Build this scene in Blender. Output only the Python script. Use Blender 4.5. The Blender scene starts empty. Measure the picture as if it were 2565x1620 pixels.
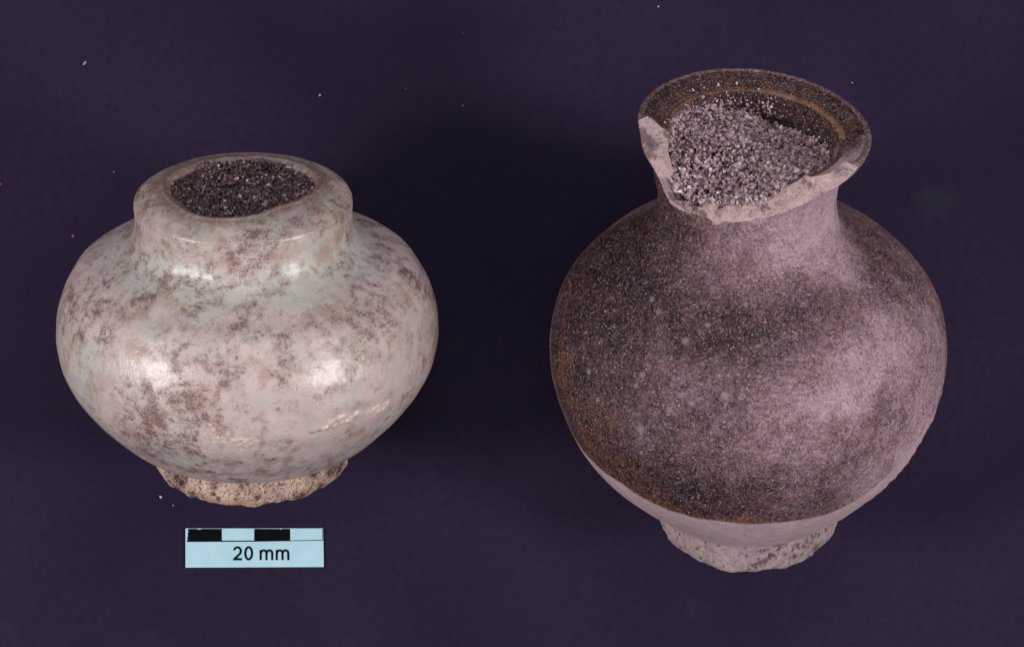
import bpy, math, random
import numpy as np
from mathutils import Vector, Matrix

# ---------------------------------------------------------------- camera, light, exposure
# 1 unit = 1 cm.  A copy-stand photograph: the camera looks straight down on a dark card,
# two lamps stand left and right of it, the two pots lie on the card.
C = bpy.context.scene
C.unit_settings.system = 'METRIC'
C.unit_settings.scale_length = 0.01
random.seed(7); rng = np.random.default_rng(7)

cam_data = bpy.data.cameras.new("camera")
cam = bpy.data.objects.new("camera", cam_data)
C.collection.objects.link(cam)
cam.location = (0.0, 0.0, 55.0)
cam.rotation_euler = (0, 0, 0)
cam_data.sensor_width = 36.0
cam_data.lens = 36.0 * 55.0 / 14.87
cam_data.clip_start = 1.0
cam_data.clip_end = 500.0
C.camera = cam

world = bpy.data.worlds.new("World"); C.world = world
world.use_nodes = True
bg = world.node_tree.nodes["Background"]
bg.inputs[0].default_value = (0.95, 0.93, 1.0, 1); bg.inputs[1].default_value = 0.42

def lamp(name, loc, aim, size, power, col):
    L = bpy.data.lights.new(name, 'AREA'); L.shape = 'DISK'; L.size = size
    L.energy = power; L.color = col
    o = bpy.data.objects.new(name, L); C.collection.objects.link(o)
    o.location = loc
    o.rotation_euler = (Vector(aim) - Vector(loc)).to_track_quat('-Z', 'Y').to_euler()
    return o
lamp("copy_lamp_left", (-46, -9, 36), (-1, 0, 2), 14, 18300, (1.0, 0.955, 0.955))
lamp("copy_lamp_right", (46, -11, 38), (1, 0, 2), 14, 20000, (1.0, 0.955, 0.955))
lamp("overhead_fill", (4, 34, 62), (0, 0, 2), 30, 6500, (1.0, 0.97, 0.98))  # added fill light, not part of the copy stand; lifts the side lamps' shadows

C.view_settings.view_transform = 'Standard'; C.view_settings.look = 'None'
C.view_settings.gamma = 1.0; C.view_settings.exposure = 0.08
C.view_settings.use_curve_mapping = False

# ---------------------------------------------------------------- numeric helpers
_perm = rng.permutation(256); _perm = np.concatenate([_perm, _perm])
_g = rng.normal(size=(256, 3)); _g /= np.linalg.norm(_g, axis=1)[:, None]
def noise3(p):
    """gradient noise, p (...,3), about -0.7..0.7"""
    p = np.asarray(p, float); i = np.floor(p).astype(int); f = p - i; i &= 255
    u = f*f*f*(f*(f*6-15)+10); out = 0
    for dx in (0, 1):
        wx = u[..., 0] if dx else 1-u[..., 0]
        a = _perm[(i[..., 0]+dx) & 255]
        for dy in (0, 1):
            wy = u[..., 1] if dy else 1-u[..., 1]
            b = _perm[a + ((i[..., 1]+dy) & 255)]
            for dz in (0, 1):
                wz = u[..., 2] if dz else 1-u[..., 2]
                g = _g[_perm[b + ((i[..., 2]+dz) & 255)]]
                d = g[..., 0]*(f[..., 0]-dx)+g[..., 1]*(f[..., 1]-dy)+g[..., 2]*(f[..., 2]-dz)
                out = out + wx*wy*wz*d
    return out
def fbm(p, o=3):
    r = 0; a = 1.
    for k in range(o):
        r = r + a*noise3(np.asarray(p)*2**k + 17.3*k); a *= .5
    return r
def sstep(a, b, x):
    t = np.clip((x-a)/(b-a), 0, 1); return t*t*(3-2*t)
def curve(pts, n=600):
    """Catmull-Rom through (s, r) points, resampled evenly by arc length"""
    p = np.array(pts, float); p = np.vstack([2*p[0]-p[1], p, 2*p[-1]-p[-2]]); out = []
    for i in range(1, len(p)-2):
        t = np.linspace(0, 1, 60, endpoint=False)[:, None]; a, b, c, d = p[i-1:i+3]
        out.append(.5*(2*b+(-a+c)*t+(2*a-5*b+4*c-d)*t*t+(-a+3*b-3*c+d)*t**3))
    out.append(p[-2:-1]); q = np.vstack(out)
    l = np.r_[0, np.cumsum(np.hypot(*np.diff(q, axis=0).T))]
    t = np.linspace(0, l[-1], n)
    return np.interp(t, l, q[:, 0]), np.interp(t, l, q[:, 1])
def shepard(P, samples, sig=.38, default=None, reach=.02):
    """soft scattered-data field: samples (x,y,z,value)"""
    S = np.array(samples, float); num = 0; den = 0
    for x, y, z, v in S:
        w = np.exp(-((P[..., 0]-x)**2+(P[..., 1]-y)**2+(P[..., 2]-z)**2)/(2*sig*sig))
        num = num + w*v; den = den + w
    if default is not None: num = num + reach*default; den = den + reach
    return num/np.maximum(den, 1e-9)
def blobs(P, pts, default_r=.1):
    """soft round patches at (x,y,z[,radius])"""
    out = np.zeros(P.shape[:-1])
    for b in pts:
        r = b[3] if len(b) > 3 else default_r
        d = np.sqrt((P[..., 0]-b[0])**2+(P[..., 1]-b[1])**2+(P[..., 2]-b[2])**2)
        out = np.maximum(out, 1-sstep(r*.35, r, d))
    return out

# ---------------------------------------------------------------- object helpers
def tag(o, label=None, cat=None, group=None, kind=None):
    if label: o["label"] = label
    if cat: o["category"] = cat
    if group: o["group"] = group
    if kind: o["kind"] = kind
    return o
def thing(name, loc, rot, label, cat, group=None):
    o = bpy.data.objects.new(name, None); C.collection.objects.link(o)
    o.empty_display_size = .5; o.location = loc; o.rotation_euler = rot
    return tag(o, label, cat, group)
def mesh_obj(name, V, F, mat, parent=None, attrs=None, smooth=True):
    V = np.asarray(V, np.float32); F = np.asarray(F, np.int32); n = F.shape[1]
    me = bpy.data.meshes.new(name)
    me.vertices.add(len(V)); me.vertices.foreach_set("co", V.ravel())
    me.loops.add(F.size); me.loops.foreach_set("vertex_index", F.ravel())
    me.polygons.add(len(F)); me.polygons.foreach_set("loop_start", np.arange(len(F), dtype=np.int32)*n)
    me.update(calc_edges=True)
    me.polygons.foreach_set("use_smooth", np.full(len(F), smooth))
    for k, a in (attrs or {}).items():
        a = np.asarray(a, np.float32)
        if a.ndim == 2:
            at = me.attributes.new(k, 'FLOAT_COLOR', 'POINT'); at.data.foreach_set("color", a.ravel())
        else:
            at = me.attributes.new(k, 'FLOAT', 'POINT'); at.data.foreach_set("value", a.ravel())
    me.materials.append(mat)
    o = bpy.data.objects.new(name, me); C.collection.objects.link(o); o.parent = parent
    return o

class NT:
    def __init__(s, name):
        s.m = bpy.data.materials.new(name); s.m.use_nodes = True
        s.t = s.m.node_tree; s.b = s.t.nodes["Principled BSDF"]; s.tc = s.t.nodes.new("ShaderNodeTexCoord")
    def n(s, t, **k):
        o = s.t.nodes.new(t)
        for a, b in k.items(): setattr(o, a, b)
        return o
    def l(s, a, b): s.t.links.new(a, b)
    def put(s, sock, v):
        if isinstance(v, bpy.types.NodeSocket): s.l(v, sock)
        elif isinstance(v, tuple): sock.default_value = (*v, 1) if len(v) == 3 and sock.type == 'RGBA' else v
        else: sock.default_value = v
    def noise(s, scale, detail=3, rough=.5, vec=None, dist=0., w=0.):
        o = s.n("ShaderNodeTexNoise"); o.inputs["Scale"].default_value = scale
        if w: o.noise_dimensions = '4D'; o.inputs["W"].default_value = w
        o.inputs["Detail"].default_value = detail; o.inputs["Roughness"].default_value = rough
        o.inputs["Distortion"].default_value = dist
        s.l(vec or s.tc.outputs["Object"], o.inputs["Vector"]); return o.outputs["Fac"]
    def voro(s, scale, out="Distance", vec=None, rnd=1.):
        o = s.n("ShaderNodeTexVoronoi"); o.inputs["Scale"].default_value = scale
        o.inputs["Randomness"].default_value = rnd
        s.l(vec or s.tc.outputs["Object"], o.inputs["Vector"]); return o.outputs[out]
    def attr(s, name, out="Fac"):
        o = s.n("ShaderNodeAttribute"); o.attribute_name = name; return o.outputs[out]
    def ramp(s, v, a, b, lo=0., hi=1.):
        o = s.n("ShaderNodeMapRange"); o.interpolation_type = 'SMOOTHSTEP'
        s.put(o.inputs[0], v); s.put(o.inputs[1], a); s.put(o.inputs[2], b); s.put(o.inputs[3], lo); s.put(o.inputs[4], hi)
        return o.outputs[0]
    def math(s, op, a, b=0., clamp=False):
        o = s.n("ShaderNodeMath", operation=op, use_clamp=clamp); s.put(o.inputs[0], a); s.put(o.inputs[1], b); return o.outputs[0]
    def mix(s, f, a, b, mode='MIX'):
        o = s.n("ShaderNodeMix", data_type='RGBA', blend_type=mode, clamp_factor=True)
        s.put(o.inputs[0], f); s.put(o.inputs[6], a); s.put(o.inputs[7], b); return o.outputs[2]
    def cramp(s, v, stops):
        o = s.n("ShaderNodeValToRGB"); s.l(v, o.inputs[0]); e = o.color_ramp.elements
        while len(e) < len(stops): e.new(.5)
        for q, (p, c) in zip(e, stops): q.position = p; q.color = (*c, 1)
        return o.outputs[0]
    def bump(s, h, strength, dist, prev=None):
        o = s.n("ShaderNodeBump"); s.put(o.inputs["Height"], h)
        o.inputs["Strength"].default_value = strength; o.inputs["Distance"].default_value = dist
        if prev: s.l(prev, o.inputs["Normal"])
        return o.outputs["Normal"]
    def stretch(s, x, y, z):
        o = s.n("ShaderNodeMapping"); o.inputs["Scale"].default_value = (x, y, z)
        s.l(s.tc.outputs["Object"], o.inputs["Vector"]); return o.outputs[0]
    def fin(s, col, rough, normal=None, spec=None, coat=None):
        s.put(s.b.inputs["Base Color"], col); s.put(s.b.inputs["Roughness"], rough)
        if normal: s.l(normal, s.b.inputs["Normal"])
        if spec is not None: s.put(s.b.inputs["Specular IOR Level"], spec)
        if coat is not None: s.put(s.b.inputs["Coat Weight"], coat[0]); s.b.inputs["Coat Roughness"].default_value = coat[1]
        return s.m

# ---------------------------------------------------------------- materials
def mat_backdrop():
    s = NT("dark_card")
    a = s.noise(9, 5, .7); b = s.noise(.25, 3, .5); c = s.noise(45, 2, .6, w=3.)
    col = s.mix(s.ramp(b, .3, .7), (.0172, .0108, .0275), (.0255, .0160, .0375))
    col = s.mix(s.ramp(a, .35, .75, 0, .7), col, (.0110, .0100, .031))
    col = s.mix(s.ramp(c, .62, .80, 0, .8), col, (.062, .046, .070))
    col = s.mix(s.ramp(s.noise(.9, 4, .6, w=8.), .62, .78, 0, .35), col, (.028, .034, .052))
    sp = s.ramp(s.voro(2.2), .030, .012, 0, 1)
    on = s.ramp(s.noise(1.7, 1, .5, w=5.), .54, .60)
    col = s.mix(s.math('MULTIPLY', s.math('MULTIPLY', sp, on), .55), col, (.25, .20, .24))
    fib = s.ramp(s.noise(1., 3, .6, vec=s.stretch(60, 7, 1)), .62, .72, 0, .30)
    col = s.mix(fib, col, (.040, .030, .055))
    scr = s.math('MULTIPLY', s.ramp(s.noise(1., 2, .5, vec=s.stretch(28, 1.2, 1), w=4.), .70, .74), s.ramp(s.noise(.5, 1, .5, w=2.), .55, .65))
    col = s.mix(s.math('MULTIPLY', scr, .35), col, (.06, .05, .07))
    return s.fin(col, .8, s.bump(s.noise(26, 5, .8), .6, .02), .08)

def mat_celadon():
    s = NT("celadon_glaze")
    st = s.attr("stain"); gr = s.attr("green"); sp = s.attr("spot"); oc = s.attr("ochre")
    vz = s.stretch(3.0, 3.0, 22.0)                       # streaks along the wheel direction
    cloud = s.noise(1.5, 4, .6); c2 = s.noise(4.5, 5, .7, w=2.); c3 = s.noise(2.6, 4, .6, w=4.)
    base = s.mix(s.ramp(cloud, .36, .64), (.51, .410, .385), (.43, .338, .325))
    base = s.mix(s.ramp(c2, .42, .66, 0, .7), base, (.55, .452, .42))
    base = s.mix(s.ramp(c3, .50, .62, 0, .75), base, (.44, .40, .360))
    base = s.mix(s.math('MULTIPLY', gr, s.ramp(c2, .25, .6, .65, 1.)), base, (.440, .430, .385))
    base = s.mix(s.ramp(s.noise(2.2, 4, .6, w=9.), .54, .7, 0, .8), base, (.36, .255, .185))
    # soft purple-brown films where the glaze is stained
    a1 = s.noise(3.1, 5, .66, w=6.); a2 = s.noise(8, 4, .65, w=14.)
    fm = s.math('ADD', s.math('MULTIPLY', a1, .6), s.math('ADD', s.math('MULTIPLY', a2, .4), s.math('MULTIPLY', st, .15)))
    film = s.ramp(fm, .505, .70)
    base = s.mix(s.math('MULTIPLY', film, .78), base, s.mix(s.ramp(cloud, .42, .58), (.200, .108, .115), (.25, .140, .100)))
    # fine dark specks, crowding where the film lies
    f1 = s.noise(20, 4, .7, w=1.); f2 = s.noise(1.0, 4, .75, vec=vz); f3 = s.noise(42, 3, .65, w=12.); f4 = s.noise(30, 3, .65, w=22.)
    bias = s.math('ADD', s.math('MULTIPLY', st, .10), s.math('MULTIPLY', film, .10))
    def sp_(f, thr, w): return s.ramp(s.math('ADD', f, bias), thr, thr+w)
    cr = s.n("ShaderNodeTexVoronoi", feature='DISTANCE_TO_EDGE'); cr.inputs["Scale"].default_value = 2.6
    wv = s.n("ShaderNodeVectorMath", operation='ADD'); s.l(s.tc.outputs["Object"], wv.inputs[0])
    nz = s.n("ShaderNodeTexNoise"); nz.inputs["Scale"].default_value = 3.5; nz.inputs["Detail"].default_value = 4; s.l(s.tc.outputs["Object"], nz.inputs["Vector"])
    s.l(nz.outputs["Color"], wv.inputs[1]); s.l(wv.outputs[0], cr.inputs["Vector"])
    crack = s.math('MULTIPLY', s.ramp(cr.outputs["Distance"], .022, .006), s.ramp(s.noise(1.6, 3, .6, w=61.), .50, .62))
    base = s.mix(s.math('MULTIPLY', crack, .45), base, (.19, .12, .11))
    k = s.math('MAXIMUM', s.math('MAXIMUM', sp_(f1, .71, .05), s.math('MULTIPLY', sp_(f2, .655, .08), .75)), s.math('MAXIMUM', sp_(f3, .665, .05), sp_(f4, .680, .05)))
    ink = s.mix(s.ramp(c2, .45, .6), (.070, .033, .042), (.11, .052, .036))
    col = s.mix(s.math('MULTIPLY', k, .82), base, ink)
    spm = s.math('MULTIPLY', sp, s.ramp(s.noise(11, 5, .75, w=7.), .34, .60))
    col = s.mix(s.math('MULTIPLY', spm, .88), col, (.13, .072, .064))
    col = s.mix(s.math('MULTIPLY', s.attr('lipdirt'), s.ramp(s.noise(7, 5, .75, w=33.), .32, .58, .15, .85)), col, (.17, .10, .078))
    col = s.mix(s.math('MULTIPLY', oc, s.ramp(f1, .35, .6, .1, .8)), col, (.64, .50, .41))
    col = s.mix(s.ramp(s.noise(22, 2, .5, w=15.), .69, .76, 0, .6), col, (.74, .62, .54))
    h = s.math('ADD', s.math('MULTIPLY', f1, .6), s.noise(6, 5, .65, w=5.))
    nrm = s.bump(h, .45, .03); nrm = s.bump(s.noise(1., 3, .6, vec=vz), .15, .02, nrm)
    rough = s.math('ADD', s.ramp(s.noise(8, 5, .75, w=3.), .3, .7, .19, .42), s.math('MULTIPLY', s.math('MAXIMUM', k, film), .25))
    return s.fin(col, rough, nrm, .6, (.28, .27))

def mat_biscuit(name, c1, c2, c3, dark, dens):
    """bare fired clay: granular, pitted"""
    s = NT(name)
    a = s.noise(2.4, 4, .6); b = s.noise(15, 5, .75, w=2.); c = s.noise(34, 3, .7, w=4.)
    col = s.mix(s.ramp(a, .35, .65), c1, c2)
    col = s.mix(s.ramp(b, .5, .7), col, c3)
    col = s.mix(s.ramp(c, dens, dens+.07, 0, .85), col, dark)
    col = s.mix(s.ramp(s.noise(2.0, 5, .75, w=7.), .535, .60, 0, .88), col, dark)
    col = s.mix(s.math('MULTIPLY', s.attr('ochre'), s.ramp(b, .35, .6, .2, .75)), col, (.46, .26, .12))
    col = s.mix(s.math('MULTIPLY', s.attr('spot'), s.ramp(b, .40, .56, .25, .95)), col, tuple(x*.6 for x in dark))
    n = s.bump(s.math('ADD', b, s.math('MULTIPLY', c, .6)), .9, .05)
    return s.fin(col, .75, n, .3)

def mat_brown_glaze(name, inner=False):
    """dark iron glaze, worn and dusted with a pale deposit"""
    s = NT(name)
    w = s.attr("wear"); un = s.attr("bare"); sp = s.attr("spot"); rust = s.attr("rust")
    g1 = s.noise(20, 4, .75); g2 = s.noise(46, 3, .7, w=3.); g3 = s.noise(5, 5, .7, w=6.); g4 = s.noise(2.2, 4, .6, w=16.)
    v = s.voro(60, "Color"); vs = s.n("ShaderNodeSeparateColor"); s.l(v, vs.inputs[0]); r1, r2, r3 = vs.outputs[0], vs.outputs[1], vs.outputs[2]
    def lin(v, k, o): return s.math('ADD', s.math('MULTIPLY', v, k), o)
    W = s.math('ADD', lin(w, 1.10, -.035), s.math('ADD', lin(g3, .8, -.40), lin(g4, .5, -.25)))          # how much deposit lies here
    G = s.math('ADD', lin(g1, .9, -.45), s.math('ADD', lin(g2, 1.15, -.575), lin(s.noise(80, 2, .6, w=31.), .5, -.25)))
    tone = s.math('ADD', W, lin(G, 1.25, .0), True)
    col = s.cramp(tone, [(0, (.0060, .0030, .0045)), (.20, (.029, .0145, .0170)), (.40, (.095, .056, .064)), (.60, (.200, .128, .145)), (.82, (.335, .226, .262)), (1, (.44, .310, .345))])
    lo = s.ramp(W, .75, .25)                                                             # glaze still showing
    col = s.mix(s.math('MULTIPLY', lo, s.ramp(r1, .80, .95, 0, .65)), col, (.22, .145, .140))
    clump = s.ramp(s.noise(3.4, 5, .75, w=41.), .47, .62, .12, .9)
    rk = s.math('MULTIPLY', s.ramp(r2, .72, .92), s.math('ADD', s.math('MULTIPLY', clump, .75), rust), True)
    col = s.mix(s.math('MULTIPLY', rk, s.ramp(W, .95, .45)), col, (.29, .105, .048))
    col = s.mix(s.math('MULTIPLY', s.math('MULTIPLY', rust, clump), s.ramp(g1, .35, .6, .1, .75)), col, (.21, .082, .032))
    col = s.mix(s.math('MULTIPLY', s.ramp(r3, .972, .99), .7), col, (.50, .38, .38))
    col = s.mix(s.ramp(s.noise(9, 4, .7, w=51.), .66, .74, 0, .45), col, (.40, .29, .31))      # small crusts
    m = s.ramp(tone, .3, .9)
    col = s.mix(s.math('MULTIPLY', sp, .55), col, (.33, .25, .28))
    bare = s.mix(s.ramp(g3, .35, .65), (.50, .365, .365), (.39, .285, .315))
    bare = s.mix(s.ramp(g2, .60, .70, 0, .7), bare, (.15, .10, .11))
    col = s.mix(un, col, bare)
    col = s.mix(s.math('MULTIPLY', s.attr('ridge'), s.ramp(g1, .3, .6, .35, .95)), col, (.50, .27, .12))
    po = s.math('MULTIPLY', s.ramp(s.voro(4.2), .075, .05), s.ramp(s.noise(2.2, 1, .5, w=11.), .56, .6))
    col = s.mix(po, col, (.015, .01, .012))
    h = s.math('ADD', g1, s.math('MULTIPLY', g2, .7))
    n = s.bump(h, .6 if not inner else .8, .04)
    rough = s.math('ADD', s.math('MULTIPLY', m, .25), s.ramp(g2, .4, .65, .34, .58))
    return s.fin(col, rough, n, .22)

def mat_grain(name):
    s = NT(name); col = s.attr("tint", "Color")
    col = s.mix(s.ramp(s.noise(30, 3, .6), .3, .7, 0, .35), col, (.05, .035, .04))
    s.b.inputs["Subsurface Weight"].default_value = 0.0
    return s.fin(col, .33, s.bump(s.noise(40, 3, .6), .3, .02), .6)
def mat_plain(name, c, rough=.6, var=.2, sc=12):
    s = NT(name); d = tuple(x*(1-var) for x in c)
    return s.fin(s.mix(s.ramp(s.noise(sc, 4, .6), .3, .7), c, d), rough, s.bump(s.noise(sc*3, 3, .6), .2, .01), .3)

M_card = mat_backdrop(); M_cel = mat_celadon()
M_foot1 = mat_biscuit("bare_cream_clay", (.66, .48, .37), (.44, .29, .23), (.78, .63, .52), (.055, .032, .038), .525)
M_brown = mat_brown_glaze("worn_brown_glaze"); M_inner = mat_brown_glaze("dark_inner_glaze", True)
M_foot2 = mat_biscuit("bare_pinkish_clay", (.45, .325, .325), (.35, .25, .27), (.52, .38, .37), (.10, .065, .07), .575)
M_break = mat_biscuit("broken_clay_edge", (.54, .39, .365), (.42, .30, .30), (.64, .48, .45), (.15, .095, .10), .575)
M_grain = mat_grain("sand_grains"); M_bed = mat_plain("packed_sand_bed", (.035, .022, .028), .9, .3)

# ---------------------------------------------------------------- the surface they lie on
g = 70.0
tag(mesh_obj("tabletop", [(-g, -g, 0), (g, -g, 0), (g, g, 0), (-g, g, 0)], [(0, 1, 2, 3)], M_card), kind="structure")
C.objects["tabletop"]["label"] = "plain dark purple card under the pots"

# ---------------------------------------------------------------- pots: a wall grid (rows from the foot centre, up the outside, over the lip, down inside)
NPH = 760
PHI = np.linspace(0, 2*np.pi, NPH, endpoint=False)
CO, SI = np.cos(PHI), np.sin(PHI)
def pot_grid(outer, inner, cut_o, cut_i, no, nc, ni, bulge, rough_cap):
    """outer/inner: (s,r) curves; cut_o/cut_i: greatest s per angle on either side. Returns V[row,phi,3], kind per row"""
    so, ro = outer; si, ri = inner; rows = []
    uo = np.array([np.searchsorted(np.maximum.accumulate(so), c) for c in cut_o]).clip(1, len(so)-1)/(len(so)-1.)
    ui = np.array([np.argmax(np.minimum.accumulate(si) <= c) for c in cut_i])/(len(si)-1.)
    t = np.linspace(0, 1, no)[:, None]
    # only the top third of the outer rows follows the break
    base = t*1.0
    U = np.where(base < .6, base*np.ones(NPH), .6+(base-.6)/.4*(uo-.6))
    xs = np.linspace(0, 1, len(so)); S = np.interp(U, xs, so); R = np.interp(U, xs, ro)
    O = np.stack([R*CO, R*SI, S], -1)
    t = np.linspace(0, 1, ni)[:, None]; U = ui+(1-ui)*t
    xs = np.linspace(0, 1, len(si)); S = np.interp(U, xs, si); R = np.interp(U, xs, ri)
    I = np.stack([R*CO, R*SI, S], -1)
    t = np.linspace(0, 1, nc+2)[1:-1, None, None]
    a, b = O[-1][None], I[0][None]
    cap = a*(1-t)+b*t
    d = b-a; rad = np.stack([CO, SI, 0*CO], -1)[None]
    # normal of the cap strip in the radial plane
    dr = (d*rad).sum(-1); dz = d[..., 2]; ln = np.hypot(dr, dz)+1e-6
    nr = (dz/ln)[..., None]*rad + np.stack([0*dr, 0*dr, -dr/ln], -1)
    hgt = bulge(PHI)[None, :, None]*np.sin(np.pi*t)**.8
    cap = cap+nr*hgt
    if rough_cap is not None:
        amp = rough_cap(PHI)[None, :]*np.sin(np.pi*t[..., 0])
        cap = cap+nr*(amp*(fbm(cap*4.5, 4)+.35*fbm(cap*15+7, 3)))[..., None]
    V = np.concatenate([O, cap, I], 0)
    return V, no, nc, ni
def grid_parts(V, extra_center, label_faces, mats, parent, attrs, names):
    nr = V.shape[0]
    idx = np.arange(nr*NPH).reshape(nr, NPH); nx = np.roll(idx, -1, 1)
    Q = np.stack([idx[:-1], nx[:-1], nx[1:], idx[1:]], -1)
    P = V.reshape(-1, 3); out = []
    for k, nm in enumerate(names):
        F = Q[label_faces == k]
        if not len(F): continue
        used, inv = np.unique(F, return_inverse=True)
        o = mesh_obj(nm, P[used], inv.reshape(F.shape), mats[k], parent, {a: v.reshape(-1)[used] for a, v in attrs.items()})
        out.append(o)
    return out
def contact(V, e, x, y):
    """lay the pot down: its axis climbs e above the table, towards the top of the picture"""
    rx = -(math.pi/2-e)
    z = (V[..., 1]*math.sin(rx)+V[..., 2]*math.cos(rx)).min()
    return (x, y, -z+.001), (rx, 0, 0)

# ---- celadon jar ------------------------------------------------------------
E1 = math.radians(26); X1, Y1 = -3.664, -1.98
out1 = curve([(.16, .02), (.15, .6), (.14, .95), (.042, 1.059), (.031, 1.217), (.073, 1.323), (.188, 1.375), (.36, 1.37), (.46, 1.385), (.51, 1.50), (.648, 1.76), (.899, 2.025), (1.244, 2.32), (1.621, 2.545),
              (2.05, 2.636), (2.478, 2.598), (2.855, 2.453), (3.106, 2.25), (3.262, 1.965), (3.37, 1.735), (3.47, 1.595), (3.60, 1.52), (3.82, 1.48), (4.02, 1.49), (4.11, 1.475), (4.175, 1.39), (4.25, 1.24), (4.29, 1.12)], 900)
inn1 = curve([(4.30, 1.045), (4.25, .99), (4.1, .97), (3.7, .96), (3.2, 1.05)], 200)
V1, no1, nc1, ni1 = pot_grid(out1, inn1, np.full(NPH, 9.), np.full(NPH, 9.), 430, 22, 40, lambda p: .012+0*p, None)
# the mouth is not round: scale the inner edge by angle
ang = np.radians([0, 17, 48, 87, 113, 149, 172, 208, 248, 275, 302, 341, 360]); sc = np.array([1.02, 1.02, .98, .90, .94, 1.0, 1.04, 1.0, 1.10, 1.02, .84, .92, 1.02])
msc = np.interp(PHI, ang, sc); msc = sum(np.roll(msc, k) for k in range(-14, 15))/29
msc = .975*msc+.03*fbm(np.stack([CO*2.2, SI*2.2, 0*CO+2], -1), 3)
fr = sstep(1.40, 1.05, np.hypot(V1[..., 0], V1[..., 1]))*sstep(3.3, 4.1, V1[..., 2])
f = 1+(msc-1)[None]*fr; V1[..., 0] *= f; V1[..., 1] *= f
P0 = V1.copy()
rad = np.stack([np.broadcast_to(CO, V1.shape[:2]), np.broadcast_to(SI, V1.shape[:2]), 0*V1[..., 0]], -1)
s1 = P0[..., 2]
lump = .022*noise3(P0*.9)+.007*noise3(P0*2.3+5)+.0022*fbm(P0*7, 3)
lump += .006*np.sin(s1*19+.6*np.cos(PHI))*sstep(.6, 1.2, s1)*sstep(3.1, 2.6, s1)*.35
lump += -.022*np.exp(-((s1-3.17-.03*np.sin(3*np.broadcast_to(PHI, s1.shape)))/.05)**2)+.014*np.exp(-((s1-3.02)/.07)**2)
footw = sstep(.52, .40, s1)
lump += footw*(.045*fbm(P0*3.2+9, 3)+.018*fbm(P0*11, 3))
_br = random.Random(4)
BUMP1 = [(1.18+t*.84+_br.uniform(-.03, .03), -2.32+t*.66-t*(1-t)*.22, 1.82+.07*math.sin(t*3)+_br.uniform(-.06, .06)-.08*t, _br.uniform(.03, .075)) for t in [k/26 for k in range(27)]]
BUMP1 += [(-.32+_br.uniform(-.02, .02), -2.61, 1.97-.14*t, _br.uniform(.03, .06)) for t in (0, .3, .6, 1)]
BUMP1 += [(-.22+.5*t, -2.59, 1.80-.06*t+_br.uniform(-.05, .05), _br.uniform(.025, .055)) for t in [k/9 for k in range(10)]]
BUMP1 += [(.66+_br.uniform(-.1, .1), -2.33, 2.54+_br.uniform(-.07, .07), _br.uniform(.02, .05)) for _ in range(7)]
lump += .021*blobs(P0, BUMP1)-.026*blobs(P0, [(b[0]+.06, b[1], b[2]-.03, b[3]*.8) for b in BUMP1])
V1 = V1+rad*lump[..., None]
V1[..., 2] += footw*sstep(.2, .0, s1)*(.09*noise3(P0*2.1+3)+.06*noise3(P0*6))
V1[..., 2] += sstep(3.9, 4.25, s1)*(.016*noise3(P0*1.6+8)+.006*noise3(P0*6))
# a flat spall where the neck meets the shoulder, front left
sp_ = blobs(P0, [(-.62, -1.42, 3.62, .34)]); V1 -= rad*(sp_*.03)[..., None]
loc1, rot1 = contact(V1, E1, X1, Y1)
celadon = thing("celadon_jar", loc1, rot1, "squat pale grey-green glazed jar with brown stains, lying left of the dark flask", "jar")
STAIN1 = [(-2.06, -1.25, 2.92, 0.7), (-2.25, -1.35, 2.31, 0.2), (-1.52, -0.86, 3.36, 0.5), (-1.33, -0.73, 3.65, 0.5), (-1.93, -0.12, 3.28, 0.3), (-0.87, -1.18, 4.05, 0.2), (0.13, -1.46, 4.02, 0.8), (-0.29, -1.41, 4.14, 0.2), (0.77, -1.24, 4.08, 0.2), (-0.71, -1.34, 3.63, 0.6), (-0.67, -1.57, 3.38, 0.5), (0.24, -1.96, 3.26, 0.6), (-0.17, -2.31, 3.05, 0.3), (-0.83, -2.37, 2.73, 0.7), (-0.38, -2.44, 2.83, 0.5), (-1.19, -2.16, 2.83, 0.1), (0.8, -2.2, 3.02, 0.3), (1.14, -1.87, 3.15, 0.3), (1.63, -1.46, 3.15, 0.35), (1.89, -0.72, 3.23, 0.4), (2.23, -0.82, 2.97, 0.45), (2.45, -0.77, 2.57, 0.4), (1.9, -1.49, 2.92, 0.5), (1.63, -1.98, 2.61, 0.6), (0.75, -2.45, 2.61, 0.5), (1.19, -2.24, 2.68, 0.05), (-1.33, -2.26, 1.93, 0.7), (-0.91, -2.48, 2.09, 0.8), (-1.61, -2.07, 2.35, 0.15), (-1.89, -1.78, 1.81, 0.15), (-0.39, -2.61, 2.25, 0.4), (0.24, -2.62, 2.25, 0.1), (-0.0, -2.59, 1.79, 0.3), (-0.55, -2.41, 1.51, 0.6), (-0.11, -2.27, 1.24, 0.45), (0.79, -2.5, 1.93, 0.1), (1.46, -2.16, 1.85, 0.3), (1.91, -1.81, 2.23, 0.05), (2.17, -1.49, 2.17, 0.05), (0.52, -2.43, 1.53, 0.35), (1.06, -2.27, 1.57, 0.1), (-1.14, -1.92, 3.12, 0.2), (-1.6, -1.33, 3.21, 0.5), (2.45, -0.98, 2.11, 0.3), (0.46, -1.56, 3.44, 0.3), (0.99, -1.19, 3.54, 0.05), (1.31, -0.77, 3.6, 0.25), (0.48, -2.52, 2.59, 0.2), (-1.19, -0.34, 4.32, 0.7), (-1.18, -0.82, 4.13, 0.6), (-0.7, -1.23, 4.18, 0.3), (1.07, 1.02, 3.89, 0.6), (1.32, -0.58, 4.14, 0.5), (0.45, -1.32, 4.2, 0.6), (-0.51, 1.03, 4.34, 0.6), (0.21, 1.37, 4.21, 0.4)]
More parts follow.
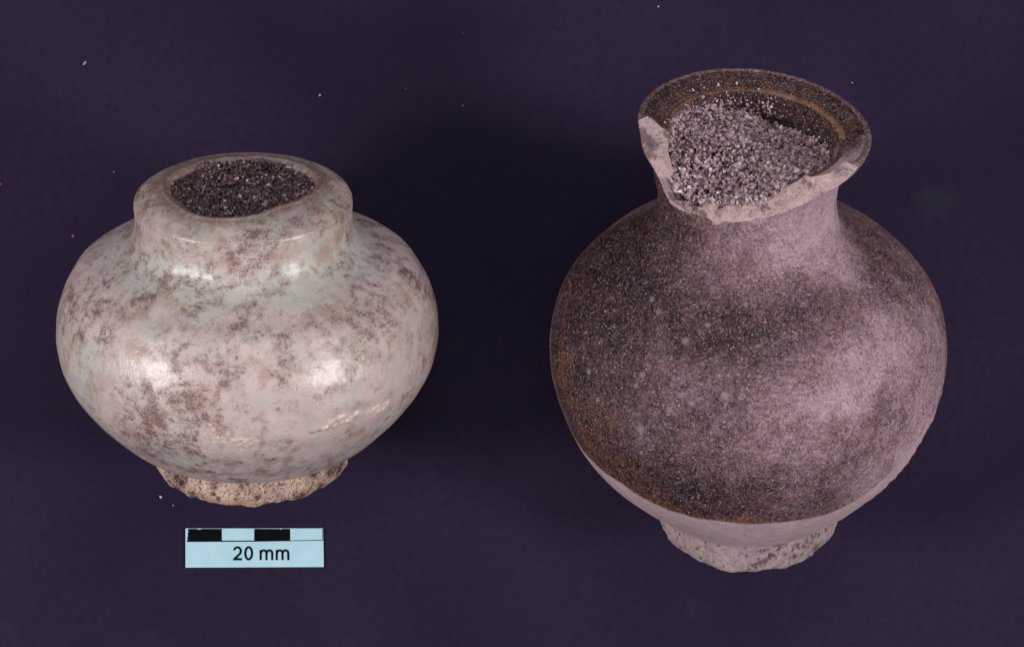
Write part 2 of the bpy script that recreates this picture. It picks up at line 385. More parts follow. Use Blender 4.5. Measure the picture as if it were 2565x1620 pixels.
GREEN1 = [(-1.19, -1.19, 3.4), (-0.48, -1.61, 3.4), (-1.01, -1.15, 3.59), (1.7, -0.2, 3.38), (1.54, -0.66, 3.4), (0.79, -1.43, 3.44), (-2.05, -1.62, 2.42), (1.31, -0.39, 4.23), (-0.49, -1.22, 4.28), (-2.14, -1.51, 1.93), (0.35, -1.28, 4.27), (-0.16, 1.38, 4.2), (1.88, -1.28, 1.24), (-0.8, -2.21, 1.34), (1.1, -1.06, 3.6), (0.73, 0.89, 4.34)]
SPOT1 = [(1.52, -2.09, 2.55, 24), (-0.93, -2.47, 2.09, 12), (0.73, -2.46, 2.61, 9), (0.57, -2.49, 2.62, 6), (-0.1, -2.52, 2.71, 9), (-0.01, -2.53, 2.7, 7), (-0.79, -2.36, 2.79, 16), (-0.61, -2.29, 2.98, 6), (1.25, -1.99, 3.01, 7), (1.79, -1.53, 2.99, 8), (0.03, -2.44, 2.88, 6), (-1.44, -2.19, 2.35, 7), (-1.63, -2.07, 2.25, 5), (0.56, -2.58, 2.21, 7), (0.94, -2.37, 1.66, 4), (0.03, -2.63, 1.95, 4), (1.27, -2.29, 1.91, 8), (0.57, -2.28, 3.01, 6), (0.07, -1.47, 4.02, 11), (0.24, -1.76, 3.35, 9), (-0.72, -1.77, 3.29, 5), (-2.02, -1.63, 2.5, 4), (0.37, -2.21, 3.12, 5), (0.21, -2.26, 3.09, 4), (2.45, -0.43, 2.79, 5), (2.2, -0.35, 3.12, 5), (-0.52, -2.55, 1.83, 9), (-0.86, -2.49, 1.99, 9), (-1.32, -2.28, 2.07, 12), (-0.77, -2.31, 2.88, 10), (-0.39, -2.61, 2.25, 5), (-0.41, -2.59, 2.35, 7)]
ph = np.broadcast_to(PHI, s1.shape)
pert = P0+.16*np.stack([fbm(P0*1.4+k*11, 3) for k in range(3)], -1)
stain = shepard(pert, STAIN1, .26, .42, .03)
green = np.clip(blobs(pert, [(*g_, .5) for g_ in GREEN1])*.9+sstep(3.2, 3.4, s1)*sstep(3.85, 3.55, s1)*.6, 0, 1)
spot = blobs(P0+.05*np.stack([noise3(P0*7+k*11) for k in range(3)], -1), [(a, b, c, r/150.) for a, b, c, r in SPOT1])
spot = np.maximum(spot, .75*sstep(.10, .0, np.abs(np.hypot(P0[..., 0], P0[..., 1])/msc-1.06)+.06*noise3(P0*5))*sstep(4.17, 4.24, s1))
def seg(P, a, b, w):
    a, b = np.array(a), np.array(b); d = b-a; t = np.clip(((P-a)@d)/(d@d), 0, 1)
    return sstep(w, w*.4, np.linalg.norm(P-a-t[..., None]*d, axis=-1))
scr = np.maximum(seg(P0, (.62, -2.52, 2.09), (1.0, -2.38, 1.74), .028), seg(P0, (1.0, -2.38, 1.74), (1.25, -2.29, 1.8), .024))
spot = np.maximum(spot, scr*.9)
spot = np.maximum(spot, .8*seg(P0+.03*noise3(P0*5)[..., None], (.15, -2.32, 1.15), (.75, -2.2, 1.2), .03))
lipdirt = np.clip(sstep(4.12, 4.2, s1+.03*noise3(P0*4))*sstep(1.42, 1.08, np.hypot(P0[..., 0], P0[..., 1])/msc)*1.1+.45*sstep(.09, .02, np.abs(s1-4.10)), 0, 1)
ochre = np.clip(.8*blobs(P0, [(q_[0], q_[1], q_[2], q_[3]*1.7) for q_ in BUMP1])+.7*blobs(pert, [(-1.3, -1.7, 2.95, .12), (-.98, -1.8, 2.95, .12), (-.66, -1.9, 2.92, .12), (-.92, -2.46, 2.1, .10), (.05, -2.37, 2.7, .1)]), 0, 1)
def foot_pts(pts): return [((1.38+.0*s_)*math.cos(math.radians(a_)), (1.38)*math.sin(math.radians(a_)), s_, r_) for a_, s_, r_ in pts]
fr_ = random.Random(11)
fdark = blobs(P0+.09*np.stack([fbm(P0*3+k*7, 3) for k in range(3)], -1), foot_pts([(214, .42, .22), (226, .30, .20), (222, .15, .2), (236, .10, .14), (264, .03, .14), (252, .0, .12), (280, .02, .16), (303, .08, .14), (312, .40, .16), (328, .3, .2), (318, .12, .12), (340, .2, .2)]+[(fr_.uniform(235, 325), fr_.uniform(.02, .45), fr_.uniform(.025, .06)) for _ in range(40)]))
foch = blobs(P0, foot_pts([(a_, .05+.04*math.sin(a_), .12) for a_ in range(245, 330, 7)]))
fz = sstep(.56, .50, s1)
spot = spot*(1-fz)+fdark*fz; ochre = ochre*(1-fz)+foch*fz
fs = s1[:-1]; lab = np.zeros((V1.shape[0]-1, NPH), int)               # 0 body
row = np.arange(V1.shape[0]-1)[:, None]+0*fs.astype(int)
edge1 = .50+.05*noise3(P0*2.0)[:-1]
lab[(fs < edge1) & (row < no1)] = 1
lab[(fs > 3.36)] = 2; lab[(fs > 4.06)] = 3
lab[(row > no1+nc1-2)] = 3
grid_parts(V1, None, lab, [M_cel, M_foot1, M_cel, M_cel], celadon, dict(stain=stain, green=green, spot=spot, ochre=ochre, lipdirt=lipdirt), ["body", "foot_ring", "neck", "mouth_rim"])

# ---- brown flask --------------------------------------------------------------
E2 = math.radians(34); X2, Y2 = 3.255, -2.69
out2 = curve([(.10, .02), (.08, .6), (.06, .9), (-.075, 1.0), (-.09, 1.14), (-.05, 1.25), (.11, 1.30), (.34, 1.31), (.45, 1.36), (.53, 1.48), (1.03, 1.965), (1.545, 2.355), (2.06, 2.59), (2.574, 2.72), (3.089, 2.722),
              (3.604, 2.575), (4.1, 2.20), (4.42, 1.80), (4.62, 1.48), (4.82, 1.29), (5.15, 1.21), (5.5, 1.20), (5.75, 1.22), (5.95, 1.31), (6.12, 1.43), (6.26, 1.525), (6.36, 1.555)], 1000)
inn2 = curve([(6.385, 1.47), (6.35, 1.36), (6.29, 1.24), (6.27, 1.185), (6.28, 1.15), (6.17, 1.10), (5.95, 1.05), (5.5, 1.0), (5.0, .98), (4.6, 1.0)], 400)
deg = np.degrees(PHI)
ca = [0, 150, 166, 172, 180, 188, 195, 200, 205, 212, 225, 240, 255, 270, 285, 300, 310, 318, 326, 334, 350, 360]
cs = [9, 9, 6.60, 6.44, 6.27, 6.15, 6.01, 5.86, 5.70, 5.60, 5.57, 5.59, 5.62, 5.69, 5.79, 5.95, 6.09, 6.20, 6.32, 6.46, 9, 9]
cut = np.interp(deg, ca, np.minimum(cs, 6.6)); ring = np.stack([CO, SI, 0*CO], -1)
cut = cut+np.where(cut < 6.37, .035*fbm(ring*3.1, 4)+.02*noise3(ring*11), 0)
notch = np.exp(-((deg-246)/3.0)**2)*.07; cut = cut-notch
cuti = cut+.20*sstep(205, 240, deg)*sstep(330, 305, deg)+.07*sstep(275, 298, deg)*sstep(326, 312, deg)
V2, no2, nc2, ni2 = pot_grid(out2, inn2, cut, cuti, 470, 26, 110, lambda p: np.where(cut < 6.33, .035, .03), lambda p: np.where(cut < 6.33, .10, .004))
P0 = V2.copy(); s2 = P0[..., 2]
rad = np.stack([np.broadcast_to(CO, V2.shape[:2]), np.broadcast_to(SI, V2.shape[:2]), 0*V2[..., 0]], -1)
ph = np.degrees(np.broadcast_to(PHI, s2.shape))
lump = .02*noise3(P0*.8+3)+.006*noise3(P0*2.6)+.004*fbm(P0*8, 3)+.003*noise3(P0*24)
footw = sstep(.56, .42, s2)
lump += footw*(.035*fbm(P0*3+2, 3)+.022*fbm(P0*12, 3)+.012*noise3(P0*26))
chip = sstep(300, 330, ph)*sstep(2.9, 2.3, s2)*sstep(.5, .9, s2)
lump += chip*(.045*fbm(P0*4.3+6, 4)+.05*np.maximum(0, noise3(P0*7.5+3)-.22))
lump += .02*np.maximum(0, noise3(P0*9+31)-.35)*sstep(.6, 1., s2)*4*.3
left = sstep(165, 185, ph)*sstep(235, 210, ph)*sstep(5.3, 5.7, s2)*sstep(6.3, 6.05, s2)
lump += .09*left
V2 = V2+rad*lump[..., None]
V2[..., 2] += footw*sstep(.25, -.05, s2)*(.09*noise3(P0*1.7+5)+.04*noise3(P0*5))
V2[..., 2] += footw*sstep(.35, -.05, s2)*.09*(.5-np.cos(np.radians(ph-280)))
V2[..., 2] += -.06*P0[..., 0]*np.clip(s2-5.2, 0, 1.2)
def lean(s_): return .085*np.clip((1.2-s_)/1.1, 0, 1)-.09*sstep(4.2, 4.9, s_)+.06*np.clip((s_-5.4)/.8, 0, 1)
V2[..., 0] += lean(s2)
loc2, rot2 = contact(V2, E2, X2, Y2)
flask = thing("brown_flask", loc2, rot2, "round dark brown flask with a broken flared mouth full of grey sand", "flask")
WEAR2 = [(-2.09, 0.23, 4.19, 0.1), (-1.83, -0.9, 4.24, 0.12), (-1.47, -0.03, 4.63, 0.1), (-0.89, -0.87, 4.94, 0.35), (-0.37, -1.14, 5.27, 0.5), (0.16, -1.2, 5.17, 0.75), (0.73, -0.96, 5.27, 0.85), (1.04, -0.84, 4.75, 0.8), (1.62, -0.47, 4.5, 0.35), (1.97, -0.8, 4.17, 0.45), (0.71, -1.28, 4.63, 0.35), (0.99, -1.32, 4.51, 0.3), (0.14, -1.43, 4.66, 0.5), (-0.38, -1.36, 4.67, 0.4), (-0.71, -1.71, 4.38, 0.2), (-0.46, -1.95, 4.27, 0.15), (0.07, -1.99, 4.29, 0.2), (0.33, -2.14, 4.14, 0.3), (0.63, -1.88, 4.29, 0.35), (1.21, -1.58, 4.29, 0.5), (1.2, -1.87, 4.08, 0.75), (1.8, -1.49, 3.95, 0.85), (2.3, -1.06, 3.68, 0.6), (-2.45, -0.88, 3.56, 0.1), (-1.84, -1.67, 3.75, 0.2), (-1.29, -2.14, 3.73, 0.35), (-0.74, -2.3, 3.85, 0.45), (-0.18, -2.44, 3.8, 0.5), (0.61, -2.33, 3.85, 0.8), (1.18, -2.32, 3.53, 0.8), (2.1, -1.64, 3.38, 0.55), (2.31, -1.46, 2.94, 0.7), (-2.39, -1.34, 2.84, 0.15), (-2.1, -1.67, 2.38, 0.15), (-1.57, -2.22, 3.14, 0.35), (-1.01, -2.54, 3.02, 0.4), (-0.45, -2.68, 3.11, 0.45), (0.06, -2.71, 3.14, 0.5), (0.62, -2.65, 3.09, 0.55), (1.21, -2.45, 2.94, 0.5), (1.81, -2.05, 3.02, 0.5), (2.04, -1.74, 2.35, 0.75), (-1.81, -1.81, 1.99, 0.12), (-1.26, -2.37, 2.4, 0.2), (-0.73, -2.62, 2.6, 0.25), (-0.42, -2.58, 2.13, 0.2), (0.09, -2.69, 2.43, 0.35), (0.66, -2.6, 2.35, 0.4), (1.25, -2.39, 2.43, 0.5), (1.62, -2.07, 2.18, 0.7), (-0.98, -2.41, 2.08, 0.15), (0.71, -2.43, 1.89, 0.35), (1.63, -1.56, 1.4, 0.8), (-1.06, -0.56, 5.27, 0.15), (-0.9, -0.79, 5.23, 0.2), (-0.39, -1.14, 5.53, 0.5), (0.13, -1.2, 5.64, 0.7), (0.65, -1.14, 5.96, 0.9), (1.03, -0.62, 5.32, 0.85), (1.11, -0.69, 4.8, 0.85)]
SPOT2 = [(-0.97, -1.85, 4.21, 8), (-1.61, -2.01, 3.6, 5), (-1.53, -1.96, 3.75, 6), (-1.18, -2.36, 3.46, 7), (-0.46, -2.44, 3.75, 8), (-2.23, -1.43, 3.43, 6), (-2.11, -1.7, 3.16, 5), (0.52, -2.69, 2.84, 8), (-1.55, -2.24, 3.06, 9), (-0.66, -1.73, 4.38, 5), (-0.12, -1.53, 4.58, 5), (-1.37, -1.17, 4.42, 6), (-1.3, -1.38, 4.36, 7), (-1.01, -2.32, 3.68, 5)]
pert = P0+.14*np.stack([fbm(P0*1.6+k*11, 3) for k in range(3)], -1)
wear = shepard(pert, WEAR2, .30, .45, .02)
gl_a = [0, 190, 214, 228, 240, 252, 284, 296, 304, 315, 323, 335, 345, 360]; gl_s = [2.4, 1.95, 1.86, 1.78, 1.63, 1.60, 1.60, 1.58, 1.70, 1.92, 2.25, 2.5, 2.5, 2.4]
gl = np.interp(ph, gl_a, gl_s)+.05*noise3(P0*3)+.025*noise3(P0*9)
bare = sstep(gl+.03, gl-.03, s2+.03*noise3(P0*12))
soft = sstep(290, 325, ph); bare = bare*(1-.35*soft)
rust = .9*sstep(.16, .0, np.abs(s2-gl-.07))*sstep(300, 260, ph)
rust = rust+.42*blobs(pert, [(-2.2, -1.6, 2.6, .8), (-1.8, -2.0, 2.0, .8), (-1.6, -2.1, 1.9, .5), (-2.5, -.9, 3.1, .5)])
q = np.hypot(P0[..., 0], P0[..., 1])
rowi = np.arange(V2.shape[0])[:, None]+0*s2.astype(int)
inside = rowi >= no2+nc2
lipside = inside & (s2 > 6.255)
ridge = sstep(.055, .005, np.abs(q-1.18))*inside*sstep(6.17, 6.24, s2)
rust = np.clip(np.where(inside, 1.0*ridge+.12, rust), 0, 1)
wear = np.where(lipside, .20+.85*sstep(285, 305, ph)*sstep(358, 325, ph)+.35*sstep(315, 350, ph)*sstep(1.3, 1.5, q), wear); wear = np.where(inside & ~lipside, .10+.35*sstep(100, 150, ph)+.7*sstep(275, 300, ph)*sstep(350, 325, ph), wear)
wear = np.where(ridge > .3, .35, wear)
spot = blobs(P0, [(a, b, c, r/110.) for a, b, c, r in SPOT2])
fr_ = random.Random(5)
crust = blobs(P0, [(1.3*math.cos(a_), 1.3*math.sin(a_), s_, r_) for a_, s_, r_ in [(math.radians(fr_.gauss(298, 13)), fr_.gauss(.30, .07), fr_.uniform(.02, .05)) for _ in range(90)]+[(math.radians(fr_.uniform(200, 340)), fr_.uniform(.0, .42), fr_.uniform(.02, .04)) for _ in range(40)]])
spot = np.where(s2 < .5, crust, spot)
fs = s2[:-1]; lab = np.zeros(fs.shape, int); row = rowi[:-1]
lab[(fs < .46) & (row < no2)] = 1
lab[(fs > 4.72)] = 2
cutv = np.broadcast_to(cut, fs.shape)
lab[(row < no2) & (fs > 6.0)] = 3
lab[(row >= no2-1) & (row < no2+nc2)] = 3
lab[(row >= no2-1) & (row < no2+nc2) & (cutv < 6.34)] = 4
lab[(row >= no2+nc2)] = 5
lab[(row >= no2+nc2) & (fs > 6.255)] = 3
grid_parts(V2, None, lab, [M_brown, M_foot2, M_brown, M_inner, M_break, M_inner], flask, dict(wear=wear, bare=bare, spot=spot, rust=rust, ridge=np.clip(ridge, 0, 1)*(.25+.75*sstep(95, 50, ph))*sstep(170, 120, ph)*np.clip(.75+1.3*noise3(P0*6), 0, 1)),
           ["body", "foot_ring", "neck", "flared_rim", "broken_edge", "neck_lining"])

# ---------------------------------------------------------------- sand
_t = (1+5**.5)/2
ICO = np.array([(-1, _t, 0), (1, _t, 0), (-1, -_t, 0), (1, -_t, 0), (0, -1, _t), (0, 1, _t), (0, -1, -_t), (0, 1, -_t), (_t, 0, -1), (_t, 0, 1), (-_t, 0, -1), (-_t, 0, 1)])
ICO /= np.linalg.norm(ICO[0])
IF = np.array([(0, 11, 5), (0, 5, 1), (0, 1, 7), (0, 7, 10), (0, 10, 11), (1, 5, 9), (5, 11, 4), (11, 10, 2), (10, 7, 6), (7, 1, 8), (3, 9, 4), (3, 4, 2), (3, 2, 6), (3, 6, 8), (3, 8, 9), (4, 9, 5), (2, 4, 11), (6, 2, 10), (8, 6, 7), (9, 8, 1)])
def grains(pos, size, tint):
    n = len(pos); q = rng.normal(size=(n, 4)); q /= np.linalg.norm(q, axis=1)[:, None]; w, x, y, z = q.T
    Rm = np.stack([1-2*(y*y+z*z), 2*(x*y-z*w), 2*(x*z+y*w), 2*(x*y+z*w), 1-2*(x*x+z*z), 2*(y*z-x*w), 2*(x*z-y*w), 2*(y*z+x*w), 1-2*(x*x+y*y)], -1).reshape(n, 3, 3)
    sc = size[:, None]*rng.uniform(.5, 1.3, (n, 3))
    v = ICO[None]*(1+rng.uniform(-.38, .30, (n, 12, 1)))*sc[:, None]
    v = np.einsum('nij,nkj->nki', Rm, v)+pos[:, None]
    f = IF[None]+12*np.arange(n)[:, None, None]
    return v.reshape(-1, 3), f.reshape(-1, 3), np.repeat(np.c_[tint, np.ones(n)], 12, 0)
def palette(n, cols, wts, jit=.25):
    c = np.array(cols)[rng.choice(len(cols), n, p=np.array(wts)/sum(wts))]
    return np.clip(c*(1+rng.uniform(-jit, jit, (n, 1))), 0, .9)
def disc_sheet(rf, hf, nr=26, na=90):
    vs = [(0, 0, hf(np.array([0.]), np.array([0.]))[0])]; a = np.linspace(0, 2*np.pi, na, endpoint=False)
    for k in range(1, nr+1):
        r = rf(a)*k/nr; x, y = r*np.cos(a), r*np.sin(a); vs += list(zip(x, y, hf(x, y)))
    F = []
    for k in range(nr-1):
        for j in range(na):
            A = 1+k*na; F.append((A+j, A+na+j, A+na+(j+1) % na, A+(j+1) % na))
    return np.array(vs), F

# sand packed in the pale jar: dark, fine, level with its mouth
mouth_r = lambda a: np.interp(np.mod(a, 2*np.pi), PHI, msc)*1.0
def h1(x, y):
    p = np.stack([x*2.2, y*2.2, 0*x+4], -1)
    return 4.21+.04*noise3(p)+.03*noise3(p*3)+.01*y-.25*np.exp(-((x+.20)**2+(y-.14)**2)/.007)
n = 7600; a = rng.uniform(0, 2*np.pi, n); r = np.sqrt(rng.uniform(0, 1, n))*mouth_r(a)*1.0
x, y = r*np.cos(a), r*np.sin(a); z = h1(x, y)+rng.uniform(-.05, .022, n)
sel = (y > .6) & (np.abs(x+.1) < .75) & (rng.uniform(size=n) < .35); y = np.where(sel, y*1.045, y); z = np.where(sel, z+.06, z)
tone_ = lambda x, y: 1+1.1*fbm(np.stack([x*5, y*5, 0*x], -1), 2)
gv, gf, gt = grains(np.c_[x, y, z], .012+.016*rng.uniform(size=n)**1.5, tone_(x, y)[:, None]*palette(n, [(.092, .046, .050), (.155, .083, .088), (.055, .030, .038), (.40, .29, .30), (.7, .58, .58)], [5, 4, 3, 1.2, .2]))
sv, sf = disc_sheet(lambda a: mouth_r(a)*.985, lambda x, y: h1(x, y)-.05)
def sand(name, frame, gv, gf, gt, sv, sf, label):
    tri = []
    for q4 in sf: tri += [(q4[0], q4[1], q4[2]), (q4[0], q4[2], q4[3])]
    V = np.vstack([gv, sv]); F = np.vstack([gf, np.array(tri)+len(gv)])
    T = np.vstack([gt, np.tile([.05, .033, .036, 1], (len(sv), 1))])
    # the sand stands in the world: put its points there, origin at the pot's own
    o = mesh_obj(name, V, F, M_grain, None, dict(tint=T), smooth=False)
    o.location = frame.location; o.rotation_euler = frame.rotation_euler
    return tag(o, label, "sand", kind="stuff")
sand("dark_sand", celadon, gv, gf, gt, sv, sf, "dark purple-brown fine sand packed level in the mouth of the pale jar")

# sand in the flask: coarser, pale grey, fills the neck up to the break
HS = [(0, -1.0, 5.93), (.63, -.8, 6.14), (-.8, -.75, 5.70), (-1.0, -.35, 5.86), (-.4, -1.0, 5.74), (-.5, -.6, 5.88), (.55, .82, 5.80), (0, .95, 5.98), (-.6, .8, 6.12), (-.95, .3, 6.12), (.95, .2, 5.92), (0, 0, 5.96), (.3, .4, 5.92), (-.4, .3, 6.05)]
def h2(x, y):
    num = 0; den = 0
    for a_, b_, c_ in HS:
        w_ = np.exp(-((x-a_)**2+(y-b_)**2)/(2*.3**2))+1e-5; num = num+w_*c_; den = den+w_
    p = np.stack([x*2.6, y*2.6, 0*x+1], -1)
    return num/den+.05*noise3(p)+.02*noise3(p*2.7)-.06*x*np.clip(num/den-5.2, 0, 1)-.12*np.exp(-((x+.02)**2+(y+.02)**2)/.004)
n = 8200; a = rng.uniform(0, 2*np.pi, n); wide = lambda a: 1.09+.12*sstep(160, 190, np.degrees(a) % 360)*sstep(250, 225, np.degrees(a) % 360)
r = np.sqrt(rng.uniform(0, 1, n))*wide(a)
x, y = r*np.cos(a), r*np.sin(a); z = h2(x, y)+rng.uniform(-.07, .035, n)
P2 = [(.46, .305, .335), (.54, .38, .405), (.29, .18, .20), (.12, .07, .077), (.64, .49, .52), (.42, .27, .18), (.90, .83, .83)]
W2 = [5, 4, 3, 2, 1.6, .6, .35]
pos = [np.c_[x-.05, y, z]]; siz = [.014+.026*rng.uniform(size=n)**1.6]
# grains clinging to the lining and the back of the lip
m = 520; a = np.radians(60+112*rng.uniform(size=m)**.6); zz = 6.08+rng.uniform(-.15, .2, m)*(.4+.6*rng.uniform(size=m))
rr = np.interp(zz, inn2[0][::-1], inn2[1][::-1]) if False else np.array([inn2[1][np.argmin(np.abs(inn2[0]-q_))] for q_ in zz])
zz2 = zz-.06*rr*np.cos(a)*np.clip(zz-5.2, 0, 1.2)
pos.append(np.c_[rr*np.cos(a)*.985-.05, rr*np.sin(a)*.985, zz2+.01]); siz.append(rng.uniform(.010, .024, m))
pos = np.vstack(pos); siz = np.concatenate(siz)
gv, gf, gt = grains(pos, siz, palette(len(pos), P2, W2))
sv, sf = disc_sheet(lambda a: wide(a)-.02, lambda x, y: h2(x, y)-.075); sv[:, 0] -= .05
sand("grey_sand", flask, gv, gf, gt, sv, sf, "loose grey quartz sand filling the broken mouth of the brown flask")

# single bright grains on the lining and lip of the flask
M_quartz = mat_plain("pale_quartz_grain", (.66, .58, .62), .3, .15, 30)
R2 = Matrix.Translation(loc2) @ Matrix.Rotation(rot2[0], 4, 'X')
proto = None
for k, (aa, zz, sz) in enumerate([(33, 5.93, .034), (27, 5.99, .037), (22, 5.90, .030), (14, 5.86, .030), (40, 5.98, .028), (18, 6.00, .022), (110, 6.295, .036), (98, 6.30, .026), (128, 6.30, .036), (120, 6.295, .024), (84, 6.28, .022), (47, 5.90, .024), (64, 6.02, .02), (30, 5.88, .02)]):
    if proto is None:
        v_, f_, _ = grains(np.zeros((1, 3)), np.array([1.]), np.ones((1, 3)))
        o = mesh_obj("sand_grain", v_, f_, M_quartz, None, smooth=False); proto = o
    else:
        o = proto.copy(); C.collection.objects.link(o)
    c_ = np.cos(np.radians(aa)); s_ = np.sin(np.radians(aa)); rr = inn2[1][np.argmin(np.abs(inn2[0]-zz))]-.012
    if zz > 6.27: rr = inn2[1][np.argmin(np.abs(inn2[0]-zz))]
    p = Vector((rr*c_+float(lean(zz)), rr*s_, zz-.06*rr*c_*min(max(zz-5.2, 0), 1.2)+(.02 if zz > 6.27 else 0)))
    o.location = R2 @ p; sz *= .74; o.scale = (sz, sz*.8, sz*.95); o.rotation_euler = (k*1.3, k*.7, k*2.1)
    if zz > 6.27: tag(o, "tiny pale quartz grain stuck on the inner lip behind the flask's sand", "sand grain", "single quartz grains on the back lip of the flask")
    else: tag(o, "tiny pale quartz grain stuck on the flask's inner neck wall, right of the sand", "sand grain", "single quartz grains on the inner neck wall of the flask")

# ---------------------------------------------------------------- scale bar
def px(u, v): return ((u-1282.5)/172.5, (810-v)/172.5)      # sheet drawing units (172.5 per cm) to cm
TH = .03
bar = thing("scale_bar", (*px(638, 1371), 0), (0, 0, 0), "light blue 20 mm scale bar with two black blocks, below the pale jar", "scale bar")
def slab(name, pts, z0, z1, mat, parent, origin=px(638, 1371), lab=None):
    n = len(pts); P = [((p[0]-origin[0]), (p[1]-origin[1])) for p in (px(*q) for q in pts)]
    V = [(a, b, z0) for a, b in P]+[(a, b, z1) for a, b in P]
    me = bpy.data.meshes.new(name)
    F = [tuple(range(n, 2*n)), tuple(range(n-1, -1, -1))]+[(i, (i+1) % n, n+(i+1) % n, n+i) for i in range(n)]
    me.from_pydata(V, [], F); me.materials.append(mat); me.validate()
    import bmesh
    bm = bmesh.new(); bm.from_mesh(me); bmesh.ops.recalc_face_normals(bm, faces=bm.faces); bm.to_mesh(me); bm.free()
    o = bpy.data.objects.new(name, me); C.collection.objects.link(o); o.parent = parent
    return o
s = NT("light_blue_paper")
pb = s.mix(s.ramp(s.noise(4, 5, .7), .3, .7), (.37, .60, .69), (.42, .65, .71))
pb = s.mix(s.ramp(s.noise(9, 3, .6, w=3.), .6, .75, 0, .5), pb, (.52, .66, .76))
M_paper = s.fin(pb, .7, s.bump(s.noise(25, 3, .6), .15, .005), .3)
M_ink = mat_plain("black_ink", (.0030, .0038, .0050), .9, .4, 30); M_inkt = mat_plain("dark_blue_ink", (.0025, .0065, .014), .9, .3, 30)
for m_ in (M_ink, M_inkt): m_.node_tree.nodes["Principled BSDF"].inputs["Specular IOR Level"].default_value = .08
slab("paper_strip", [(465, 1420.3), (811, 1418.8), (809.8, 1322.2), (465, 1322.4)], 0.001, TH, M_paper, bar)
zi = TH+.0025
slab("black_block", [(468.5, 1355), (556, 1355), (556, 1323.4), (506, 1323.4), (503, 1325), (498, 1325.4), (494, 1323.6), (474, 1323.4), (470, 1327), (473, 1331), (470, 1336), (472, 1341), (469, 1345), (470.5, 1350)], TH-.001, zi, M_ink, bar)
slab("black_block", [(637, 1354.5), (727.5, 1353.5), (727, 1323.4), (708, 1323.4), (704, 1325), (700, 1323.6), (637.4, 1323.4)], TH-.001, zi, M_ink, bar)
slab("rule_line", [(468.5, 1356.2), (640, 1355.5), (809, 1352.8), (809, 1351.0), (727.5, 1352.6), (556, 1352.9), (468.5, 1353.5)], TH-.001, zi+.0012, M_inkt, bar)
slab("rule_line", [(808.2, 1351.5), (809.6, 1351.5), (809.4, 1323), (808.2, 1323)], TH-.001, zi+.0024, M_inkt, bar)
def stroke(line, w):
    """outline of a polyline of width w"""
    p = np.array(line, float); L = []; Rr = []
    for i in range(len(p)):
        d0 = p[i]-p[i-1] if i else p[1]-p[0]; d1 = p[i+1]-p[i] if i < len(p)-1 else d0
        d0 = d0/np.hypot(*d0); d1 = d1/np.hypot(*d1); t = d0+d1; t /= np.hypot(*t); nn = np.array([-t[1], t[0]])
        k = w/2/max(.45, nn@np.array([-d0[1], d0[0]])); L.append(p[i]+nn*k); Rr.append(p[i]-nn*k)
    return L, Rr
def glyph(name, strokes, w=5.7):
    V = []; F = []; ox, oy = px(638, 1371); lay = 0
    for line, closed in strokes:
        L, Rr = stroke(line, w) if not closed else (None, None)
        if closed:
            q = np.array(line); c0 = q.mean(0); L = []; Rr = []
            for i in range(len(q)):
                t = q[(i+1) % len(q)]-q[i-1]; t = t/np.hypot(*t); nn = np.array([-t[1], t[0]]); L.append(q[i]+nn*w/2); Rr.append(q[i]-nn*w/2)
        m = len(L); b = len(V); z = zi+.0008*lay; lay += 1
        for a_ in L: V.append((px(*a_)[0]-ox, px(*a_)[1]-oy, z))
        for a_ in Rr: V.append((px(*a_)[0]-ox, px(*a_)[1]-oy, z))
        for a_ in L: V.append((px(*a_)[0]-ox, px(*a_)[1]-oy, TH-.001))
        for a_ in Rr: V.append((px(*a_)[0]-ox, px(*a_)[1]-oy, TH-.001))
        for i in range(m if closed else m-1):
            j = (i+1) % m
            F += [(b+i, b+j, b+m+j, b+m+i), (b+i, b+j, b+2*m+j, b+2*m+i), (b+m+i, b+m+j, b+3*m+j, b+3*m+i)]
    me = bpy.data.meshes.new(name); me.from_pydata(V, [], F); me.materials.append(M_inkt)
    o = bpy.data.objects.new(name, me); C.collection.objects.link(o); o.parent = bar; return o
def arc(cx, cy, rx, ry, a0, a1, n=14):
    return [(cx+rx*math.cos(math.radians(a0+(a1-a0)*i/n)), cy-ry*math.sin(math.radians(a0+(a1-a0)*i/n))) for i in range(n+1)]
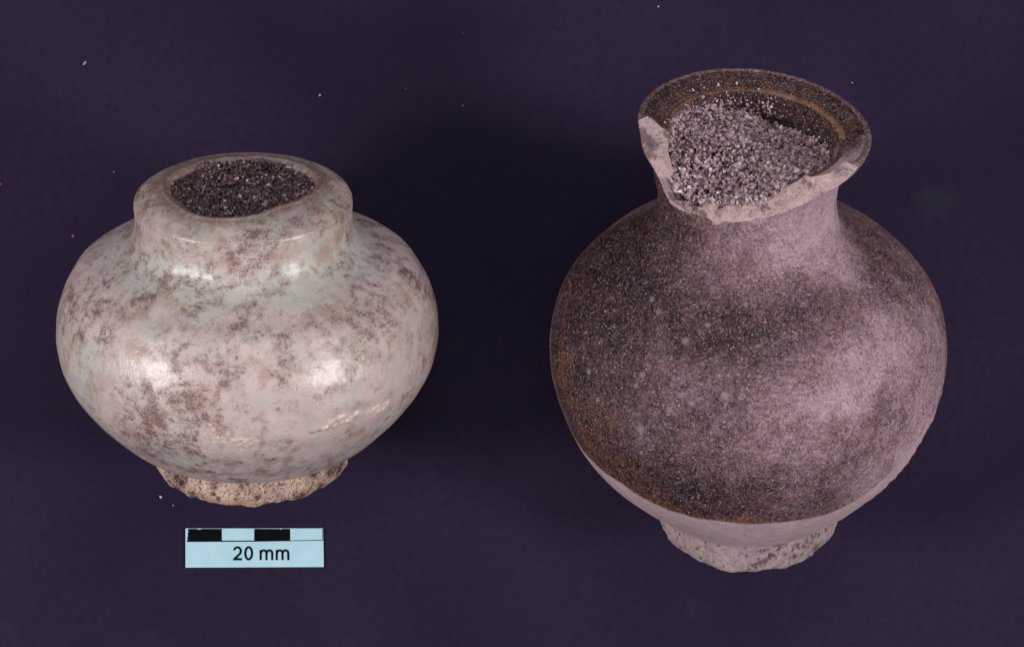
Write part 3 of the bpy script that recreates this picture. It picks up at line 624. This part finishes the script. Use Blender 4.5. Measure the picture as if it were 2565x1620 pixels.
# 2
two = arc(595.2, 1378.4, 8.4, 8.8, 172, -25, 14)+[(601.5, 1385.5), (596, 1391), (590, 1396.5), (587.6, 1399.0)]
glyph("lettering", [(two, False), ([(584.6, 1399.4), (606.4, 1399.4)], False)])
glyph("lettering", [(arc(623.2, 1384.4, 8.4, 15.2, 0, 348, 29), True)])
for x0 in (651.0, 691.2):
    glyph("lettering", [([(x0+2.4, 1376), (x0+2.4, 1401.6)], False),
                        ([(x0+2.6, 1384.5)]+arc(x0+10., 1383.2, 6.6, 6.0, 170, 0, 10)+[(x0+16.8, 1387), (x0+16.9, 1401.6)], False),
                        ([(x0+17.0, 1384.5)]+arc(x0+24.4, 1383.2, 6.6, 6.0, 170, 0, 10)+[(x0+31.2, 1387), (x0+31.3, 1401.6)], False)], 5.5)

# ---------------------------------------------------------------- crumbs on the card
def crumb(u, v, size, col, label, stretch_=(1, 1, .7), rz=0.):
    v_, f_, _ = grains(np.zeros((1, 3)), np.array([1.]), np.ones((1, 3)))
    o = mesh_obj("crumb", v_, f_, mat_plain("crumb_stone", col, .6, .3, 40), None, smooth=False)
    r = size/172.5/2; x_, y_ = px(u, v)
    o.scale = (r*stretch_[0], r*stretch_[1], r*stretch_[2]); o.location = (x_, y_, r*.6); o.rotation_euler = (0, 0, rz)
    return tag(o, label, "crumb")
crumb(213, 158, 12, (.42, .26, .20), "reddish brown crumb on the dark card in the upper left corner", (1.3, .6, .8), .9)
crumb(403, 1244, 11, (.70, .58, .50), "larger of the two cream crumbs just left of the pale jar's foot")
crumb(434, 1265, 7, (.45, .35, .33), "smaller of the two cream crumbs just left of the pale jar's foot")
crumb(184, 591, 9, (.20, .10, .12), "dark red crumb on the card left of the pale jar's shoulder")
crumb(286, 430, 6, (.45, .36, .36), "small pale crumb on the card above the pale jar's left shoulder")
crumb(802, 239, 6, (.60, .55, .58), "small white crumb on the card between the pale jar's top and the picture's upper edge")
crumb(1649, 17, 5, (.60, .55, .58), "tiny white crumb at the top edge, straight above the flask's rim")
crumb(1160, 265, 4.5, (.50, .10, .09), "tiny red crumb on the card between the two pots, near the top")
crumb(3, 461, 8, (.22, .10, .10), "dark red crumb cut by the left edge of the picture")
crumb(2135, 208, 5, (.6, .6, .58), "tiny white crumb on the card just right of the flask's rim")
